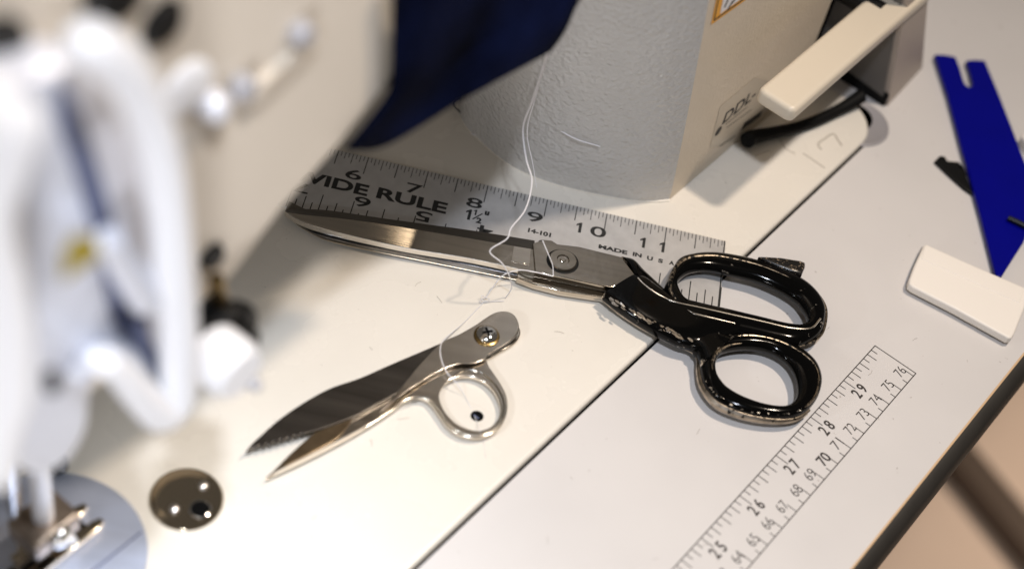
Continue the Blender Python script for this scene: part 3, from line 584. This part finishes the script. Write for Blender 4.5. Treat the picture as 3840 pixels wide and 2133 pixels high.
for i in range(60):
    t = random.random(); x = 1535 + 210 * t; y = 762 + 108 * t ** 0.95 + random.uniform(-15, -4); p = U(x, y, 8.5 + random.uniform(-.3, .2)); r_ = random.uniform(.25, .8)
    fk.add([p + Vector((r_ * math.cos(a) * 1.6, r_ * math.sin(a) - r_ * math.cos(a) * .8, random.uniform(-.15, .15))) for a in [j * 1.05 + random.uniform(-.3, .3) for j in range(6)]], [tuple(range(6))])
inlay(bigh, fk, edge_steel)

# ------------------------------------------------------------------ thread snips
sn = thing('thread_snips', Vector((180, -120, 0)), 'small nickel thread snips with one finger ring lying on the cream bed', 'snips')
def b1(x, y): return (590.3 + x * .35158, 737.9 + y * .35158)
def LP(pts, z, n=4, f=b1): return [XY(p) for p in spline([U(*f(x, y), z) for x, y in pts], n, True)]
back = [(80, 1128), (120, 1075), (190, 1010), (300, 912), (420, 825), (560, 738), (700, 668), (900, 600), (1100, 512), (1300, 427), (1480, 350), (1600, 292), (1720, 225), (1800, 170), (1870, 133), (1940, 126), (2000, 152), (2032, 215), (2025, 285), (1960, 350), (1870, 405), (1810, 440), (1600, 500), (1300, 640), (1000, 800), (850, 880), (640, 958), (520, 992), (503, 1010), (478, 996), (455, 1024), (430, 1008), (405, 1040), (380, 1022), (352, 1054), (330, 1036), (305, 1072), (280, 1051), (255, 1085), (230, 1066), (205, 1099), (182, 1080), (158, 1102), (135, 1098), (112, 1112)]
frontp = [(225, 1318), (260, 1285), (330, 1210), (400, 1140), (500, 1050), (600, 965), (700, 880), (840, 800), (1000, 640), (1200, 500), (1450, 400), (1640, 360), (1800, 400), (1800, 450), (1815, 510), (1855, 570), (1905, 645), (1945, 730), (1952, 830), (1922, 920), (1865, 985), (1785, 1022), (1700, 1030), (1600, 1005), (1520, 945), (1465, 870), (1415, 800), (1370, 760), (1300, 742), (1220, 768), (1130, 836), (1000, 922), (850, 1010), (650, 1116), (450, 1216), (320, 1277)]
hole = [(1468, 760), (1470, 700), (1515, 635), (1600, 597), (1700, 595), (1800, 640), (1870, 720), (1902, 810), (1890, 880), (1840, 945), (1760, 977), (1680, 970), (1590, 930), (1510, 850)]
under = [(1600, 420), (1700, 350), (1800, 290), (1900, 230), (2000, 200), (2040, 250), (2042, 300), (2000, 360), (1900, 420), (1810, 470), (1700, 500)]
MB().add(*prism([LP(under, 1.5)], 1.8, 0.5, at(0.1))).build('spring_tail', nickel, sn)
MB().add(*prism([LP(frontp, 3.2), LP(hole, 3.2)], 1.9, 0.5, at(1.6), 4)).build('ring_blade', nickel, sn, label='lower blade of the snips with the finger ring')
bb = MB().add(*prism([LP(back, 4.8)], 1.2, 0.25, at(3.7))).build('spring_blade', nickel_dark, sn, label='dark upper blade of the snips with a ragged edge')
tail = [(1480, 352), (1600, 294), (1720, 228), (1800, 173), (1870, 137), (1940, 130), (1998, 155), (2028, 215), (2020, 282), (1960, 346), (1870, 400), (1810, 436), (1790, 470), (1700, 500), (1600, 505), (1450, 560), (1200, 720), (1040, 850), (1100, 780), (1200, 660), (1330, 500)]
MB().add(*prism([LP(tail, 5.0)], 0.5, 0.2, at(4.75))).build('polished_tail', nickel, bb)
MB().add(*tube([U(*b1(x, y), 3.4) for x, y in [(240, 1308), (330, 1264), (450, 1206), (650, 1106), (850, 1000), (980, 918)]], [0.25, 0.6, 0.75, 0.8, 0.6, 0.15], 8)).build('bevelled_edge', mat('warm_bright_bevel', (0.98, 0.88, 0.74), metal=0.8, rough=0.38), sn)
MB().add(*prism([LP([(235, 1312), (400, 1148), (600, 968), (760, 860), (850, 812), (845, 880), (800, 960), (720, 1040), (560, 1130), (400, 1215)], 3.7)], 0.4, 0.15, at(3.35))).build('hollow_face', mat('warm_blade_face', (0.30, 0.23, 0.15), metal=1, rough=0.3, var=0.2, vscale=200), sn)
MB().add(*tube([U(*b1(x, y), 3.6) for x, y in [(1560, 590), (1620, 552), (1700, 545), (1780, 572), (1850, 630), (1900, 700), (1928, 790), (1915, 880), (1870, 950), (1790, 1000), (1700, 1008), (1610, 985), (1530, 925), (1480, 850), (1420, 775), (1370, 745), (1300, 748), (1220, 790)]], [.2, .5, .5, .5, .5, .45, .4, .4, .45, .5, .55, .5, .5, .5, .5, .5, .4, .1], 8)).build('ring_rim', nickel_bright, sn, label='bright rounded rim of the finger ring')
sx = U(*b1(1805, 292), 6.0); ST = frame(Vector((sx.x, sx.y, 5.2)), X, Y, EZ)
scw = MB().add(*lathe([(0.01, 0), (5.0, 0), (5.0, 0.4), (4.4, 0.7), (0.01, 0.7)], ST, 32)).build('brass_washer', brass, sn)
MB().add(*lathe([(4.1, 0.6), (4.0, 1.4), (3.2, 2.1), (1.8, 2.5), (0.01, 2.6)], ST, 32)).build('pivot_screw', chrome, scw)
cx_ = MB()
for a_ in (0.5, 2.07): cx_.add(*prism([[(-2, -.45), (2, -.45), (2, .45), (-2, .45)]], 0.5, 0.1, frame(ST(Vector((0, 0, 2.25))), Vector((math.cos(a_), math.sin(a_), 0)), Vector((-math.sin(a_), math.cos(a_), 0)), EZ)))
cx_.build('cross_slot', dark_cavity, scw)

# ------------------------------------------------------------------ things on the table at the right
def d5(x, y): return (1677 + x * .375, y * .375)
bz = ZT
bt = [d5(1800, 362), d5(1860, 362), d5(1940, 376), d5(1970, 450), d5(1995, 540), d5(2012, 568), d5(2032, 580), d5(2050, 574), d5(2054, 550), d5(2035, 470), d5(2012, 402), d5(2070, 396), d5(2138, 402), (2515, 238), (2545, 315), (2577, 400), (2620, 500), (2576, 607), (2545, 655), (2521, 693), (2513, 696), (2506, 690), (2467, 537), d5(1985, 1000), d5(1890, 640)]
BT = MB().add(*prism([[XY(U(x, y, bz + 3.6)) for x, y in bt]], 3.0, 0.8, at(bz + 0.6))).build('blue_plastic_tool', blue, org=U(2460, 350, bz))
tag(BT, 'flat blue plastic strip with a slot at one end and a pointed tip', 'plastic tool')
ckb = [(2323, 618), (2330, 614), (2450, 668), (2576, 722), (2592, 735), (2588, 750), (2552, 840), (2545, 850), (2536, 850), (2400, 775), (2296, 722), (2287, 714), (2287, 704), (2300, 668)]
wb_ = thing('white_eraser_block', U(2430, 730, bz), 'white rectangular block with a painted shadow line at the right table edge', 'block')
MB().add(*prism([[XY(U(x - 4.5, y + 4.0, bz + 1)) for x, y in ckb]], 1.2, 0.3, at(bz + 0.05))).build('shadow_slab', black_rubber, wb_)  # black slab shifted sideways as the shadow line of the block
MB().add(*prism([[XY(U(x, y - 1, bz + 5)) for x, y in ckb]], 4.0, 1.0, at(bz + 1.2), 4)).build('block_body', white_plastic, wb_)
MB().add(*prism([[XY(U(x, y, bz + 5.8)) for x, y in [(2319, 648), (2326, 620), (2576, 728), (2566, 760), (2440, 702)]]], 0.7, 0.3, at(bz + 4.75), 4)).build('raised_strip', white_plastic, wb_)
ck = [d5(1800, 1075), d5(1835, 1040), d5(1868, 1045), d5(1885, 1075), d5(1960, 1082), d5(1985, 1105), d5(2010, 1180), d5(2060, 1300), d5(1990, 1250), d5(1900, 1170)]
hl = [d5(1962, 1105), d5(1985, 1120), d5(2000, 1155), d5(1970, 1125)]
CK = MB().add(*prism([[XY(U(x, y, bz + 2)) for x, y in ck], [XY(U(x, y, bz + 2)) for x, y in hl]], 1.9, 0.4, at(bz + 0.02))).build('black_clip', black_plastic, org=U(2410, 430, bz))
tag(CK, 'small black clip sticking out from under the blue plastic strip', 'clip')
PN = MB().add(*tube([U(2536, 547, bz + 5), U(2556, 556, bz + 5), U(2600, 578, bz + 5)], [1.2, 1.3, 1.3], 10)).build('black_rod', black_plastic, org=U(2560, 560, bz))
tag(PN, 'thin black rod lying on top of the blue plastic strip', 'rod')
WP = MB().add(*prism([rrect(-6, -6, 10, 6, 2)], 5, 1, frame(U(2600, 376, bz + 0.1), Vector((.9, .43, 0)), Vector((-.43, .9, 0)), EZ))).build('white_plastic_cap', white_plastic, org=U(2590, 376, bz))
tag(WP, 'white plastic piece cut off by the right edge of the picture beside the blue strip', 'cap')

# ------------------------------------------------------------------ threads
def thread(name, pts, r, lab, m=thread_mat, grp=None, sub=6):
    P_ = [U(x, y, z) for x, y, z in pts]; o = MB().add(*tube(P_, r, 6, sub=sub)).build(name, m, org=P_[-1]); tag(o, lab, 'thread', grp); return o
thread('sewing_thread', [(1425, -60, 138), (1408, 0, 125), (1388, 85, 105), (1364, 175, 85), (1338, 255, 66), (1316, 320, 50), (1324, 400, 44), (1338, 455, 40), (1322, 525, 36), (1286, 572, 33), (1275, 600, 31), (1232, 630, 28), (1262, 660, 23), (1280, 690, 16), (1287, 722, 6), (1272, 748, 0.5)], [0.6, 0.55, 0.5, 0.42, 0.36, 0.32, 0.3, 0.28, 0.26, 0.24, 0.2], 'long white thread hanging from above and looping down over the scissors')
thread('sewing_thread', [(1400, 60, 112), (1375, 150, 90), (1345, 250, 66), (1326, 330, 48), (1340, 410, 34), (1350, 470, 24)], [0.35, 0.3, 0.25, 0.15], 'second white thread strand beside the long hanging one')
thread('loose_thread', [(1365, 604, 26), (1378, 635, 21), (1390, 665, 15), (1392, 692, 10)], 0.24, 'short white thread lying across the scissor pivot')
thread('loose_thread', [(1222, 748, 0.4), (1240, 722, 3), (1262, 694, 7), (1296, 680, 8.6), (1330, 680, 8.6), (1392, 694, 8.4)], 0.22, 'thin white thread loop arching over the lower scissor edge')
thread('loose_thread', [(1245, 172, 42), (1300, 240, 40), (1370, 300, 36), (1440, 345, 34), (1510, 368, 32)], 0.28, 'faint pale thread crossing in front of the grey pillar')
thread('loose_thread', [(1225, 750, 0.5), (1212, 742, 2), (1214, 757, 1), (1232, 752, 2), (1218, 748, 1), (1208, 760, 0.5), (1240, 757, 0.5), (1268, 756, 0.5)], 0.16, 'small tangled knot of white thread below the scissors')
thread('loose_thread', [(1216, 760, 0.5), (1165, 812, 0.8), (1118, 852, 5), (1108, 872, 6.2), (1110, 900, 6), (1124, 935, 5.5), (1148, 962, 4), (1172, 1000, 0.4), (1200, 1060, 0.3), (1206, 1080, 3.9), (1216, 1110, 0.4), (1222, 1150, 0.2)], [0.2, 0.2, 0.2, 0.2, 0.18, 0.12, 0.09, 0.09], 'fine white thread lying over the snips and through their ring')
thread('dark_wire', [(1172, 240, 6), (1148, 248, 5), (1140, 260, 4), (1156, 280, 2), (1188, 304, 1), (1218, 333, 0.6), (1243, 368, 0.5), (1280, 408, 0.5)], 0.42, 'thin dark wire curling along the foot of the grey pillar', dark_thread)
thread('loose_thread', [(1185, 335, 0.5), (1205, 342, 0.8), (1228, 346, 0.5)], 0.25, 'short wisp of pale thread at the foot of the pillar')

ln = MB(); lm = mat('brown_lint', (0.22, 0.17, 0.12), rough=0.9)
for i in range(46):
    x, y = random.uniform(700, 2500), random.uniform(450, 1400)
    c = U(x, y, 0); on_bed = (c - O).dot(EV) < 0; z = 0.1 if on_bed else ZT + 0.1
    if i % 2 or (c - O).dot(EV) > 108 or (c - O).dot(EV) > -4 and (c - O).dot(EV) < 5: continue
    a = random.uniform(0, 6.28); k_ = random.uniform(-.5, .5); L_ = random.uniform(1.2, 4.5)
    pts = [Vector((c.x + L_ * t * math.cos(a + k_ * t), c.y + L_ * t * math.sin(a + k_ * t), z)) for t in (0, .33, .66, 1)]
    ln.add(*tube(pts, 0.055, 5, sub=3))
tag(ln.build('lint', lm, org=U(1600, 900, 0)), 'scattered short brown lint fibres and hairs on the bed and table', 'lint', kind='stuff')

for o in list(bpy.data.objects):
    if '_org' in o.keys(): del o['_org']
